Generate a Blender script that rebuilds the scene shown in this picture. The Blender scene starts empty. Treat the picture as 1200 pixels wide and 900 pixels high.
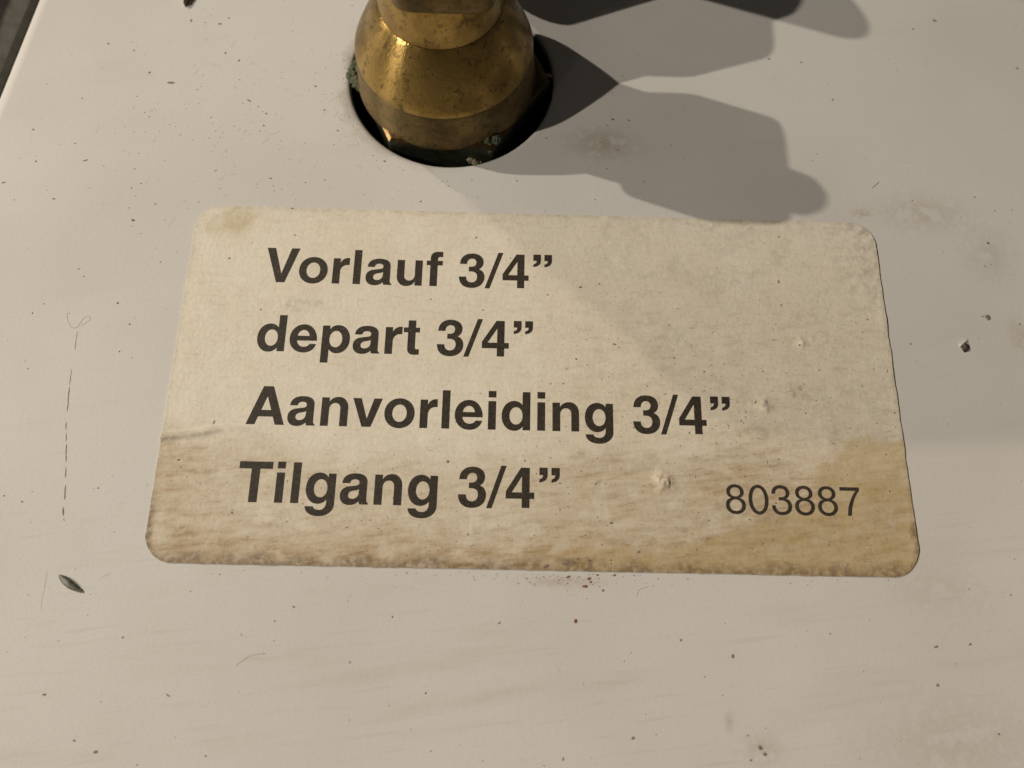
import bpy, bmesh, math, random
import numpy as np
from mathutils import Matrix, Vector, noise

MM = 0.001
S = bpy.context.scene
COL = S.collection
rnd = random.Random(7)

# ------------------------------------------------------------------ camera
cam_d = bpy.data.cameras.new('camera')
cam = bpy.data.objects.new('camera', cam_d)
COL.objects.link(cam)
R = Matrix(((0.999616, -0.023369, -0.01492), (0.01775, 0.952784, -0.303131), (0.021299, 0.302749, 0.952832)))
CAM = Vector((-5.904, -39.4325, 121.0896))
cam.matrix_world = Matrix.Translation(CAM * MM) @ R.to_4x4()
cam_d.sensor_width = 36.0
cam_d.lens = 27.0
cam_d.clip_start = 0.005
cam_d.clip_end = 10.0
cam_d.dof.use_dof = True
cam_d.dof.focus_distance = 0.1275
cam_d.dof.aperture_fstop = 15.0
S.camera = cam

# ------------------------------------------------------------------ world, lamps, exposure
world = bpy.data.worlds.new('World')
S.world = world
world.use_nodes = True
bg = world.node_tree.nodes['Background']
bg.inputs[0].default_value = (1.0, 0.93, 0.82, 1)
bg.inputs[1].default_value = 0.042

HOLE = Vector((-16.39, 59.45, 0.0))
HOLE_R = 19.17


def lamp(name, toward, elev, dist, power, radius, colour):
    """A small bulb; `toward` is the heading (degrees in the panel's plane) in which its shadows fall."""
    d = bpy.data.lights.new(name, 'POINT')
    d.energy = power
    d.shadow_soft_size = radius * MM
    d.color = colour
    o = bpy.data.objects.new(name, d)
    COL.objects.link(o)
    a, e = math.radians(toward), math.radians(elev)
    o.location = (HOLE + Vector((-math.cos(a) * math.cos(e), -math.sin(a) * math.cos(e), math.sin(e))) * dist) * MM
    o['label'] = 'small warm bulb lighting the panel'
    o['category'] = 'lamp'
    o['group'] = 'bulbs lighting the panel'
    return o


WARM = (1.0, 0.905, 0.775)
lamp('bulb', -18.5, 35.0, 2200, 116.0, 14, WARM)
lamp('bulb', 19.0, 35.0, 2200, 118.0, 14, WARM)
lamp('bulb', 48.0, 36.0, 2200, 3.0, 20, WARM)
lamp('bulb', -45.0, 35.0, 2200, 42.0, 9, (1.0, 0.86, 0.68))

S.view_settings.view_transform = 'Standard'
S.view_settings.look = 'None'
S.view_settings.exposure = 0.0
S.view_settings.gamma = 1.0


# ------------------------------------------------------------------ helpers
def px(u, v, h=0.0):
    """Where the ray of photo pixel (u, v) meets the plane h mm above the panel."""
    d = R @ Vector(((u - 600) / 900.0, -(v - 450) / 900.0, -1.0))
    return CAM + d * ((h - CAM.z) / d.z)


def obj(name, verts, faces, mat, parent=None, smooth=False, loc=None):
    """verts in mm. loc = base point in mm (verts stay in world mm, are made local)."""
    me = bpy.data.meshes.new(name)
    base = Vector(loc) if loc is not None else Vector((0, 0, 0))
    me.from_pydata([((v[0] - base.x) * MM, (v[1] - base.y) * MM, (v[2] - base.z) * MM) for v in verts], [], faces)
    me.validate()
    me.update()
    if smooth:
        me.polygons.foreach_set('use_smooth', [True] * len(me.polygons))
    o = bpy.data.objects.new(name, me)
    COL.objects.link(o)
    if mat:
        me.materials.append(mat)
    if parent:
        o.parent = parent
    o.location = base * MM
    if parent:
        o.location = (base - Vector(parent.get('_base', (0, 0, 0)))) * MM
    return o


def tag(o, label=None, cat=None, group=None, kind=None):
    for k, v in (('label', label), ('category', cat), ('group', group), ('kind', kind)):
        if v:
            o[k] = v
    return o


def empty(name, loc):
    o = bpy.data.objects.new(name, None)
    COL.objects.link(o)
    o.empty_display_size = 0.005
    o.location = Vector(loc) * MM
    o['_base'] = tuple(loc)
    return o


def fbm(x, y, s=1.0, octs=4, seed=0.0):
    return noise.fractal(Vector((x * s + seed, y * s - seed, seed * 0.37)), 1.0, 2.0, octs)


class Nodes:
    def __init__(self, name):
        self.m = bpy.data.materials.new(name)
        self.m.use_nodes = True
        self.t = self.m.node_tree
        self.b = self.t.nodes['Principled BSDF']
        self._co = None

    def n(self, typ, **kw):
        nd = self.t.nodes.new(typ)
        for k, v in kw.items():
            setattr(nd, k, v)
        return nd

    def set(self, sock, v):
        if isinstance(v, bpy.types.NodeSocket):
            self.t.links.new(v, sock)
        else:
            sock.default_value = v

    def bs(self, **kw):
        for k, v in kw.items():
            self.set(self.b.inputs[k.replace('_', ' ')], v)

    @property
    def co(self):
        """coordinates in mm (world position, the scene is static)"""
        if self._co is None:
            g = self.n('ShaderNodeNewGeometry')
            m = self.n('ShaderNodeVectorMath', operation='SCALE')
            self.set(m.inputs[0], g.outputs['Position'])
            m.inputs['Scale'].default_value = 1000.0
            self._co = m.outputs[0]
        return self._co

    def mapped(self, rot=0.0, scale=(1, 1, 1), loc=(0, 0, 0)):
        src = self.co
        if rot:                                   # turn first, then stretch
            r = self.n('ShaderNodeMapping')
            self.set(r.inputs['Vector'], src)
            r.inputs['Rotation'].default_value = (0, 0, math.radians(rot))
            src = r.outputs[0]
        m = self.n('ShaderNodeMapping')
        self.set(m.inputs['Vector'], src)
        m.inputs['Scale'].default_value = scale
        m.inputs['Location'].default_value = loc
        return m.outputs[0]

    def noise(self, scale, detail=3, rough=0.55, vec=None, dist=0.0):
        nd = self.n('ShaderNodeTexNoise')
        self.set(nd.inputs['Vector'], vec if vec is not None else self.co)
        nd.inputs['Scale'].default_value = scale
        nd.inputs['Detail'].default_value = detail
        nd.inputs['Roughness'].default_value = rough
        nd.inputs['Distortion'].default_value = dist
        return nd.outputs['Fac']

    def rng(self, v, a, b, c=0.0, d=1.0, smooth=True):
        nd = self.n('ShaderNodeMapRange')
        nd.interpolation_type = 'SMOOTHSTEP' if smooth else 'LINEAR'
        self.set(nd.inputs['Value'], v)
        for i, x in zip(('From Min', 'From Max', 'To Min', 'To Max'), (a, b, c, d)):
            nd.inputs[i].default_value = x
        return nd.outputs[0]

    def math(self, op, a, b=0.0):
        nd = self.n('ShaderNodeMath', operation=op)
        self.set(nd.inputs[0], a)
        self.set(nd.inputs[1], b)
        return nd.outputs[0]

    def mix(self, fac, a, b, mode='MIX'):
        nd = self.n('ShaderNodeMix', data_type='RGBA', blend_type=mode)
        self.set(nd.inputs[0], fac)
        for s, v in ((nd.inputs[6], a), (nd.inputs[7], b)):
            self.set(s, v if isinstance(v, bpy.types.NodeSocket) else (*v, 1.0) if len(v) == 3 else v)
        return nd.outputs[2]

    def bump(self, h, strength, dist):
        nd = self.n('ShaderNodeBump')
        nd.inputs['Strength'].default_value = strength
        nd.inputs['Distance'].default_value = dist * MM
        self.set(nd.inputs['Height'], h)
        self.t.links.new(nd.outputs[0], self.b.inputs['Normal'])

    def attr(self, name):
        nd = self.n('ShaderNodeAttribute')
        nd.attribute_name = name
        return nd.outputs['Fac']

    def dist_to(self, p, stretch=(1, 1), warp=None):
        v = self.mapped(0, (1.0 / stretch[0], 1.0 / stretch[1], 0), (-p[0] / stretch[0], -p[1] / stretch[1], 0))
        nd = self.n('ShaderNodeVectorMath', operation='LENGTH')
        self.set(nd.inputs[0], v)
        o = nd.outputs['Value']
        return self.math('ADD', o, warp) if warp is not None else o


# ------------------------------------------------------------------ materials
def mat_panel():
    k = Nodes('white_enamel')
    base = (0.615, 0.595, 0.568)
    big = k.noise(0.022, 3, 0.5)
    c = k.mix(k.rng(big, 0.35, 0.68), base, (0.565, 0.542, 0.51))
    # wiped streaks, rising slightly to the right, stronger towards the lower part
    streak = k.noise(1.0, 5, 0.6, k.mapped(-9, (0.022, 0.14, 0.1)))
    g = k.n('ShaderNodeSeparateXYZ'); k.set(g.inputs[0], k.co)
    low = k.rng(g.outputs['Y'], 10, -45, 0.25, 1.0)
    c = k.mix(k.math('MULTIPLY', k.rng(streak, 0.5, 0.74), k.math('MULTIPLY', low, 0.5)), c, (0.48, 0.435, 0.385))
    fine = k.noise(1.0, 4, 0.6, k.mapped(-7, (0.06, 1.1, 0.1), (3, 9, 0)))
    c = k.mix(k.math('MULTIPLY', k.rng(fine, 0.56, 0.75), k.math('MULTIPLY', low, 0.35)), c, (0.42, 0.385, 0.34))
    # grimy halo round the hole
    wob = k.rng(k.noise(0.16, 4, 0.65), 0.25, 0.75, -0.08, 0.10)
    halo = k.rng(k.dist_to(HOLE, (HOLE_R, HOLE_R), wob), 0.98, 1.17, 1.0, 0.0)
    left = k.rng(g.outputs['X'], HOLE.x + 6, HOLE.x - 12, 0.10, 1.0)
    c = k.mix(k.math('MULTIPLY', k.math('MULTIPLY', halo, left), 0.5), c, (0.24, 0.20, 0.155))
    # brown smears
    sp = k.noise(0.35, 5, 0.7)
    for p, st, amt, colr in ((px(705, 168), (9, 5), 0.9, (0.36, 0.30, 0.235)), (px(1080, 250), (13, 6), 0.8, (0.45, 0.40, 0.34)),
                             (px(1160, 300), (7, 9), 0.6, (0.45, 0.40, 0.34)), (px(1010, 250), (2.8, 1.4), 0.95, (0.40, 0.34, 0.27)),
                             (px(1120, 870), (18, 9), 0.7, (0.455, 0.41, 0.355)), (px(1100, 690), (12, 6), 0.5, (0.455, 0.41, 0.355)),
                             (px(895, 880), (4, 3), 0.8, (0.40, 0.35, 0.29)), (px(660, 682), (9, 1.4), 0.8, (0.40, 0.34, 0.27)),
                             (px(300, 772), (4, 0.8), 0.45, (0.45, 0.40, 0.34)), (px(1195, 395), (3, 5), 0.8, (0.45, 0.38, 0.30)),
                             (px(855, 846), (1.0, 2.2), 0.9, (0.40, 0.36, 0.31))):
        m = k.rng(k.dist_to(p, st, k.rng(sp, 0.3, 0.7, -0.5, 0.5)), 0.25, 1.05, 1.0, 0.0)
        c = k.mix(k.math('MULTIPLY', k.math('MULTIPLY', m, k.rng(sp, 0.36, 0.62)), amt), c, colr)
    # fine pepper of dust and paint grain
    v = k.noise(2.6, 2, 0.5)
    c = k.mix(k.rng(v, 0.705, 0.76, 0, 0.55), c, (0.33, 0.29, 0.24))
    gr = k.noise(5.0, 1, 0.5)
    c = k.mix(k.rng(gr, 0.3, 0.7, 0.0, 0.34, False), c, (0.42, 0.40, 0.37))
    k.bs(Base_Color=c, Roughness=k.rng(big, 0.3, 0.7, 0.46, 0.56), Specular_IOR_Level=0.22)
    h = k.math('ADD', k.math('MULTIPLY', k.noise(1.1, 2, 0.5), 0.35), k.noise(0.05, 2, 0.5))
    k.bump(h, 0.15, 0.3)
    return k.m


def mat_label():
    k = Nodes('aged_paper')
    paper = k.mix(k.rng(k.noise(0.08, 4, 0.6), 0.3, 0.7), (0.715, 0.665, 0.56), (0.67, 0.615, 0.505))
    fib = k.noise(1.0, 4, 0.65, k.mapped(6, (0.35, 1.5, 0.3)))
    c = k.mix(k.rng(fib, 0.48, 0.78, 0, 0.34), paper, (0.44, 0.37, 0.27))
    st = k.noise(1.0, 6, 0.68, k.mapped(-7, (0.22, 0.85, 0.3), (7, 2, 0)))
    br = k.attr('brown')
    c = k.mix(k.math('MULTIPLY', br, k.rng(st, 0.28, 0.68, 0.50, 1.0)), c, (0.385, 0.285, 0.165))
    c = k.mix(k.math('MULTIPLY', br, k.rng(st, 0.54, 0.74, 0.0, 0.7)), c, (0.24, 0.16, 0.10))
    yl = k.attr('yellow')
    c = k.mix(k.math('MULTIPLY', yl, k.rng(k.noise(0.5, 4, 0.6), 0.25, 0.7, 0.55, 1.0)), c, (0.42, 0.315, 0.145))
    gy = k.attr('grey')
    c = k.mix(k.math('MULTIPLY', gy, k.rng(k.noise(0.6, 5, 0.7), 0.38, 0.66)), c, (0.26, 0.22, 0.17))
    ed = k.attr('edge')
    c = k.mix(k.math('MULTIPLY', ed, k.rng(k.noise(0.9, 5, 0.7), 0.34, 0.62, 0.15, 1.0)), c, (0.13, 0.085, 0.05))
    sp = k.noise(1.7, 3, 0.6)
    c = k.mix(k.math('MULTIPLY', k.rng(sp, 0.665, 0.72), k.attr('speck')), c, (0.14, 0.10, 0.07))
    hair = k.noise(1.0, 3, 0.6, k.mapped(7, (0.5, 2.6, 0.3), (1, 5, 0)))
    c = k.mix(k.math('MULTIPLY', k.rng(hair, 0.66, 0.74), k.math('MULTIPLY', k.attr('speck'), 0.8)), c, (0.22, 0.13, 0.08))
    k.bs(Base_Color=c, Roughness=0.52, Specular_IOR_Level=0.35)
    h = k.math('ADD', k.noise(1.4, 4, 0.6), k.math('MULTIPLY', k.noise(0.25, 3, 0.5), 1.6))
    k.bump(h, 0.36, 0.16)
    return k.m


def mat_ink(name, col):
    k = Nodes(name)
    c = k.mix(k.rng(k.noise(3.2, 3, 0.6), 0.4, 0.72), col, (0.058, 0.046, 0.032))
    c = k.mix(k.rng(k.noise(3.4, 3, 0.65), 0.66, 0.76), c, (0.24, 0.20, 0.15))
    k.bs(Base_Color=c, Roughness=0.55, Specular_IOR_Level=0.3)
    return k.m


def mat_brass(name, clean, dull, dark, rough, k_green=0.0):
    k = Nodes(name)
    a = k.noise(0.17, 4, 0.62)
    c = k.mix(k.rng(a, 0.34, 0.66), clean, dull)
    d = k.noise(0.55, 5, 0.66, None, 0.4)
    c = k.mix(k.rng(d, 0.52, 0.70, 0, 0.85), c, dark)
    pit = k.noise(1.7, 2, 0.5)
    c = k.mix(k.rng(pit, 0.66, 0.72, 0, 0.8), c, (0.035, 0.022, 0.010))
    if k_green:
        c = k.mix(k.rng(k.noise(0.30, 4, 0.7), 0.50, 0.64, 0, k_green), c, (0.06, 0.075, 0.035))
    met = k.rng(d, 0.55, 0.75, 0.86, 0.5)
    tg = k.n('ShaderNodeTangent', direction_type='RADIAL', axis='Z')      # turned on a lathe: the sheen stretches along the slope
    k.t.links.new(tg.outputs[0], k.b.inputs['Tangent'])
    k.bs(Base_Color=c, Metallic=met, Roughness=k.rng(a, 0.3, 0.7, rough - 0.04, rough + 0.10), Anisotropic=0.88, Anisotropic_Rotation=0.25)
    h = k.math('ADD', k.noise(0.8, 4, 0.6), k.math('MULTIPLY', k.noise(1.0, 3, 0.6, k.mapped(0, (1.6, 1.6, 0.5))), 0.5))
    k.bump(h, 0.36, 0.14)
    return k.m


def mat_flat(name, a, b, scale=0.5, rough=0.7, metal=0.0, bump=0.3, bd=0.2):
    k = Nodes(name)
    k.bs(Base_Color=k.mix(k.rng(k.noise(scale, 4, 0.6), 0.35, 0.68), a, b), Roughness=rough, Metallic=metal)
    k.bump(k.noise(scale * 2.5, 4, 0.6), bump, bd)
    return k.m


M_PANEL = mat_panel()
M_LABEL = mat_label()
M_INK = mat_ink('black_ink', (0.026, 0.021, 0.015))
M_INK2 = mat_ink('dark_ink', (0.032, 0.026, 0.019))
M_BRASS = mat_brass('tarnished_brass', (0.40, 0.265, 0.082), (0.26, 0.17, 0.052), (0.08, 0.048, 0.018), 0.27)
M_BRASS2 = mat_brass('dull_brass', (0.20, 0.14, 0.06), (0.13, 0.09, 0.038), (0.06, 0.04, 0.017), 0.34, 0.35)
M_BRASS3 = mat_brass('greened_brass', (0.22, 0.13, 0.055), (0.10, 0.065, 0.03), (0.03, 0.026, 0.012), 0.36, 0.8)
M_CRUST = mat_flat('verdigris', (0.04, 0.05, 0.028), (0.10, 0.105, 0.06), 1.4, 0.9)
M_HEX_SHADE = mat_flat('hex_side_shade', (0.010, 0.012, 0.007), (0.022, 0.026, 0.014), 0.8, 0.45)  # near-black colour paints the gap's shade onto the hex sides
M_PALE = mat_flat('limescale', (0.34, 0.30, 0.19), (0.18, 0.15, 0.085), 1.6, 0.9)
M_DARK = mat_flat('matt_black', (0.012, 0.011, 0.010), (0.020, 0.018, 0.015), 0.3, 0.95)
M_SIDE = mat_flat('grey_side_sheet', (0.13, 0.125, 0.11), (0.09, 0.085, 0.07), 0.3, 0.6)
M_STEEL = mat_flat('dull_grey_metal', (0.15, 0.145, 0.12), (0.06, 0.055, 0.045), 0.7, 0.55, 0.3)
M_TAB = mat_flat('grey_zinc', (0.30, 0.29, 0.26), (0.18, 0.17, 0.15), 0.7, 0.6, 0.2)
M_STEEL2 = mat_flat('zinc_steel', (0.26, 0.25, 0.23), (0.18, 0.175, 0.16), 0.5, 0.45, 0.8)
M_SPECK = mat_flat('dark_dirt', (0.15, 0.12, 0.09), (0.25, 0.21, 0.165), 1.0, 0.9)
M_SPECK2 = mat_flat('faint_dirt', (0.36, 0.32, 0.27), (0.29, 0.25, 0.205), 1.0, 0.9)
M_RED = mat_flat('red_brown_crumb', (0.26, 0.11, 0.05), (0.16, 0.075, 0.04), 1.0, 0.8)
M_LINT = mat_flat('grey_lint', (0.50, 0.465, 0.415), (0.44, 0.405, 0.36), 1.0, 0.9)

# ------------------------------------------------------------------ the enamelled panel with its hole and rolled edge
EDGE_A, EDGE_B = Vector((-98.6, 74.8)), Vector((-100.7, 56.8))
ed = (EDGE_A - EDGE_B).normalized()


def edge_x(y):
    return EDGE_B.x + (y - EDGE_B.y) * ed.x / ed.y


def build_panel():
    n = 128
    verts, faces = [], []
    prof = [(0.9, 0.0), (0.45, -0.05), (0.15, -0.22), (0.0, -0.55), (0.0, -1.5)]
    for dr, z in prof:
        for i in range(n):
            a = 2 * math.pi * i / n
            r = HOLE_R + dr
            verts.append((HOLE.x + r * math.cos(a), HOLE.y + r * math.sin(a), z))
    for j in range(len(prof) - 1):
        for i in range(n):
            i2 = (i + 1) % n
            faces.append((j * n + i, (j + 1) * n + i, (j + 1) * n + i2, j * n + i2))
    y0, y1, x1 = -95.0, 260.0, 170.0
    rr = 3.4
    # outer loop of the flat part, points projected radially so that quads fan out from the hole
    def outer(a):
        dx, dy = math.cos(a), math.sin(a)
        best = 1e9
        if dx > 1e-9: best = min(best, (x1 - HOLE.x) / dx)
        if dy > 1e-9: best = min(best, (y1 - HOLE.y) / dy)
        if dy < -1e-9: best = min(best, (y0 - HOLE.y) / dy)
        # left slanted line x = edge_x(y) + rr
        s = ed.x / ed.y
        den = dx - s * dy
        if den < -1e-9:
            t = (edge_x(HOLE.y) + rr - HOLE.x) / den
            if t > 0: best = min(best, t)
        return HOLE.x + dx * best, HOLE.y + dy * best
    corners = [(x1, y1), (edge_x(y1) + rr, y1), (edge_x(y0) + rr, y0), (x1, y0)]
    ob = len(verts)
    for i in range(n):
        verts.append((*outer(2 * math.pi * i / n), 0.0))
    for i in range(n):
        i2 = (i + 1) % n
        a1, a2 = 2 * math.pi * i / n, 2 * math.pi * (i + 1) / n
        extra = []
        for c in corners:
            ca = math.atan2(c[1] - HOLE.y, c[0] - HOLE.x) % (2 * math.pi)
            if a1 < ca < a2:
                verts.append((*c, 0.0)); extra.append(len(verts) - 1)
        faces.append((i, i2, ob + i2, *extra, ob + i))
    # rolled left edge
    seg = 14
    rows = []
    for j in range(2):
        y = (y1, y0)[j]
        row = []
        for q in range(seg + 1):
            t = math.pi / 2 * q / seg
            verts.append((edge_x(y) + rr - rr * math.sin(t), y, -rr + rr * math.cos(t))); row.append(len(verts) - 1)
        verts.append((edge_x(y), y, -16.0)); row.append(len(verts) - 1)
        rows.append(row)
    nroll0 = len(faces)
    for q in range(seg + 1):
        faces.append((rows[0][q], rows[0][q + 1], rows[1][q + 1], rows[1][q]))
    o = obj('panel', verts, faces, M_PANEL)
    for p in o.data.polygons[nroll0:nroll0 + seg]:
        p.use_smooth = True
    for p in o.data.polygons[:n * (len(prof) - 1)]:
        p.use_smooth = True
    tag(o, kind='structure')
    return o


build_panel()
# what lies under the hole and past the rolled edge
o = obj('cavity_floor', [(-45, 30, -14), (15, 30, -14), (15, 90, -14), (-45, 90, -14),
                         (-45, 30, -3), (15, 30, -3), (15, 90, -3), (-45, 90, -3)],
        [(0, 1, 2, 3), (0, 4, 5, 1), (1, 5, 6, 2), (2, 6, 7, 3), (3, 7, 4, 0)], M_DARK)  # near-black box paints the darkness down in the hole
tag(o, kind='structure')


def build_side():
    verts, faces = [], []
    # cross-section going left from under the rolled edge: gutter floor, crease, raised side sheet
    prof = [(1.0, -11.0), (-4.0, -11.0), (-7.6, -10.6), (-8.4, -9.6), (-9.3, -11.2), (-13.0, -10.0), (-16, -7.5), (-60, -7.0)]
    for y in (260.0, -95.0):
        for dx, z in prof:
            verts.append((edge_x(y) + dx, y, z))
    n = len(prof)
    for i in range(n - 1):
        faces.append((i, i + 1, n + i + 1, n + i))
    o = obj('side_sheet', verts, faces, M_SIDE)
    tag(o, kind='structure')


build_side()


# ------------------------------------------------------------------ lathe helper
def lathe(name, prof, mat, parent, base, n=96, clamp=None, clamp_from=None, cap=True, shift=(0, 0)):
    """prof: (r, z) list from the bottom up, clamp: distance of two milled flats from the axis above clamp_from."""
    verts, faces = [], []
    for r, z in prof:
        for i in range(n):
            a = 2 * math.pi * i / n
            x, y = r * math.cos(a), r * math.sin(a)
            if clamp and z >= clamp_from:
                y = max(-clamp, min(clamp, y))
            verts.append((base.x + x + shift[0], base.y + y + shift[1], base.z + z))
    for j in range(len(prof) - 1):
        for i in range(n):
            i2 = (i + 1) % n
            faces.append((j * n + i, j * n + i2, (j + 1) * n + i2, (j + 1) * n + i))
    if cap:
        faces.append(tuple(range((len(prof) - 1) * n, len(prof) * n)))
        faces.append(tuple(reversed(range(n))))
    o = obj(name, verts, faces, mat, parent, True, base)
    sharp_edges(o, 32)
    return o


def sharp_edges(o, deg):
    bm = bmesh.new(); bm.from_mesh(o.data)
    for e in bm.edges:
        if len(e.link_faces) == 2 and e.calc_face_angle(0) > math.radians(deg):
            e.smooth = False
    bm.to_mesh(o.data); bm.free()


def hex_prism(name, R_, z0, z1, rot, mat, parent, base, chamfer=0.7, side=None):
    verts, faces = [], []
    n = 6
    for r, z in ((R_, z0), (R_, z1 - chamfer * 0.5), (R_ - chamfer, z1)):
        for i in range(n):
            a = math.radians(rot) + 2 * math.pi * i / n
            verts.append((base.x + r * math.cos(a), base.y + r * math.sin(a), base.z + z))
    for j in range(2):
        for i in range(n):
            i2 = (i + 1) % n
            faces.append((j * n + i, j * n + i2, (j + 1) * n + i2, (j + 1) * n + i))
    faces.append(tuple(range(2 * n, 3 * n))); faces.append(tuple(reversed(range(n))))
    o = obj(name, verts, faces, mat, parent, False, base)
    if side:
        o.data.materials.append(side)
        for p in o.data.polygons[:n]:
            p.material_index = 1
    return o


def crust(name, pts, mat, parent, seed):
    """Irregular lumps of corrosion joined into one crust."""
    r = random.Random(seed)
    bm = bmesh.new()
    for (x, y, z, s) in pts:
        g = bmesh.ops.create_icosphere(bm, subdivisions=3, radius=s, matrix=Matrix.Translation((x, y, z)))
        for v in g['verts']:
            d = (v.co - Vector((x, y, z)))
            v.co += d * (noise.fractal(v.co * (1.6 / max(s, 0.5)) + Vector((seed, 0, 0)), 1.0, 2.0, 3) * 0.55)
            v.co.z = z + (v.co.z - z) * 0.75
    verts = [tuple(v.co) for v in bm.verts]
    faces = [tuple(v.index for v in f.verts) for f in bm.faces]
    bm.free()
    return obj(name, verts, faces, mat, parent, False, (pts[0][0], pts[0][1], pts[0][2]))


# ------------------------------------------------------------------ the brass fitting in the hole
AX = Vector((HOLE.x - 0.9, HOLE.y - 0.2, 0.0))
fit = empty('brass_fitting', (AX.x, AX.y, -13.9))
tag(fit, 'tarnished brass pipe fitting rising out of the round hole in the panel', 'pipe fitting')
hex_prism('hex_flange', 18.7, -13.9, 2.0, -4.0, M_BRASS3, fit, Vector((HOLE.x - 0.2, HOLE.y, 0)), 0.7, M_HEX_SHADE)
lathe('collar_ring', [(16.6, 1.4), (16.6, 2.5), (16.3, 3.0), (15.9, 8.6), (15.5, 9.3), (15.2, 9.4)], M_BRASS2, fit, AX)
dome = [(15.3, 8.8), (15.75, 9.2), (15.8, 9.6), (15.55, 10.3)] + [(15.55 - 5.05 * t, 10.3 + 9.0 * t + 0.5 * math.sin(math.pi * t)) for t in (0.1, 0.2, 0.3, 0.4, 0.5, 0.6, 0.7, 0.8, 0.9, 1.0)] + [(10.36, 19.42)]
lathe('cone_body', dome, M_BRASS, fit, AX)
neck = [(10.2, 19.2), (10.3, 19.5), (10.35, 19.8), (10.2, 24.0), (9.9, 28.5)]
lathe('neck', neck, M_BRASS, fit, AX, 96)


def block(name, hx, hy, z0, z1, mat, parent, base, rnd_r=1.6, p=5.0, n=96):
    """A rounded block: superelliptic plan, rolled top and bottom edges."""
    verts, faces = [], []
    prof = [(-rnd_r * 2.2, z0)] + [(-rnd_r * (1 - math.sin(t)), z0 + rnd_r * (1 - math.cos(t))) for t in (0, .35, .7, 1.05, math.pi / 2)] \
        + [(-rnd_r * (1 - math.cos(t)), z1 - rnd_r * (1 - math.sin(t))) for t in (0, .35, .7, 1.05, math.pi / 2)] + [(-rnd_r * 2.2, z1)]
    for dr, z in prof:
        for i in range(n):
            a = 2 * math.pi * i / n
            ca, sa = math.cos(a), math.sin(a)
            verts.append((base.x + (hx + dr) * math.copysign(abs(ca) ** (2 / p), ca), base.y + (hy + dr) * math.copysign(abs(sa) ** (2 / p), sa), z))
    m = len(prof)
    for j in range(m - 1):
        for i in range(n):
            i2 = (i + 1) % n
            faces.append((j * n + i, j * n + i2, (j + 1) * n + i2, (j + 1) * n + i))
    faces.append(tuple(range((m - 1) * n, m * n))); faces.append(tuple(reversed(range(n))))
    return obj(name, verts, faces, mat, parent, True, base)


block('tee_block', 8.3, 11.3, 27.5, 38.8, M_BRASS2, fit, AX + Vector((1.4, 0, 0)), 1.2, 6.5)
lathe('valve_stem', [(4.6, 38.0), (4.5, 44.0), (4.2, 46.2), (3.2, 47.3), (1.6, 47.7)], M_BRASS2, fit, AX, 64, shift=(0, -1.0))
c = px(416, 86, 1.6)
crust('verdigris_crust', [(c.x, c.y - .2, 1.2, 1.5), (c.x + 0.9, c.y + 1.7, 1.4, 1.5), (c.x + 0.9, c.y - 2.0, 1.5, 1.3), (c.x + 1.6, c.y + 0.2, 2.3, 1.5), (c.x + 1.9, c.y + 2.4, 2.0, 1.2), (c.x + 1.7, c.y - 3.4, 1.8, 0.9),
                          (c.x + 2.0, c.y - 2.3, 2.0, 0.7)], M_CRUST, fit, 3)
c = px(556, 187, -1.5)
crust('limescale_lump', [(c.x, c.y, -1.8, 0.75), (c.x - 0.8, c.y + 0.1, -1.6, 0.6), (c.x + 0.7, c.y - 0.2, -2.1, 0.45)], M_PALE, fit, 5)
c = px(572, 165, 2.0)
crust('verdigris_crust', [(c.x, c.y, 1.7, 1.0), (c.x - 1.4, c.y + 0.2, 1.7, 0.8), (c.x + 1.3, c.y + 0.5, 1.7, 1.0), (c.x - 2.8, c.y - .1, 1.8, .5), (c.x + .4, c.y - 1.2, 1.2, .7)], M_CRUST, fit, 8)

# ------------------------------------------------------------------ the neighbouring fitting just past the top of the picture (its shadow falls into view)
AX2 = Vector((HOLE.x + 5.0, HOLE.y + 46.0, 0))
f2 = empty('steel_fitting', (AX2.x, AX2.y, 0))
tag(f2, 'zinc plated pipe elbow standing on the panel behind the brass fitting', 'pipe elbow')
hex_prism('hex_nut', 12.5, -0.02, 10.0, 12.0, M_STEEL2, f2, AX2)
o = lathe('mitred_tube', [(11.3, 9.5), (11.3, 24.0), (11.3, 40.0)], M_STEEL2, f2, AX2, 64)
for v in o.data.vertices:                       # the top is cut on the slant, higher towards the brass fitting
    if v.co.z > 0.03:
        v.co.z -= v.co.y * 1.0
hs = [HOLE + Vector(p) for p in ((-1, 24.2, 13), (8.2, 28, 13), (28, 36, 13), (52, 45.6, 13), (80, 60, 12))]  # hose added so its shadow darkens the panel's top edge
verts, faces = [], []
for i, p in enumerate(hs):
    d = (hs[min(i + 1, len(hs) - 1)] - hs[max(i - 1, 0)]).normalized()
    sd_ = Vector((-d.y, d.x, 0)).normalized(); up = sd_.cross(d) * -1
    for q in range(24):
        a = 2 * math.pi * q / 24
        v = p + sd_ * (5.2 * math.cos(a)) + up * (5.2 * math.sin(a))
        verts.append(tuple(v))
for i in range(len(hs) - 1):
    for q in range(24):
        faces.append((i * 24 + q, i * 24 + (q + 1) % 24, (i + 1) * 24 + (q + 1) % 24, (i + 1) * 24 + q))
faces.append(tuple(reversed(range(24)))); faces.append(tuple(range(len(hs) * 24 - 24, len(hs) * 24)))
hose = empty('shadow_caster_hose', (HOLE.x + 40, HOLE.y + 41, 0))
tag(hose, 'added black hose stub on a saddle, shading the panel beside the brass fitting', 'hose')
obj('caster_tube', verts, faces, M_DARK, hose, True, (HOLE.x + 40, HOLE.y + 41, 0))
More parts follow.
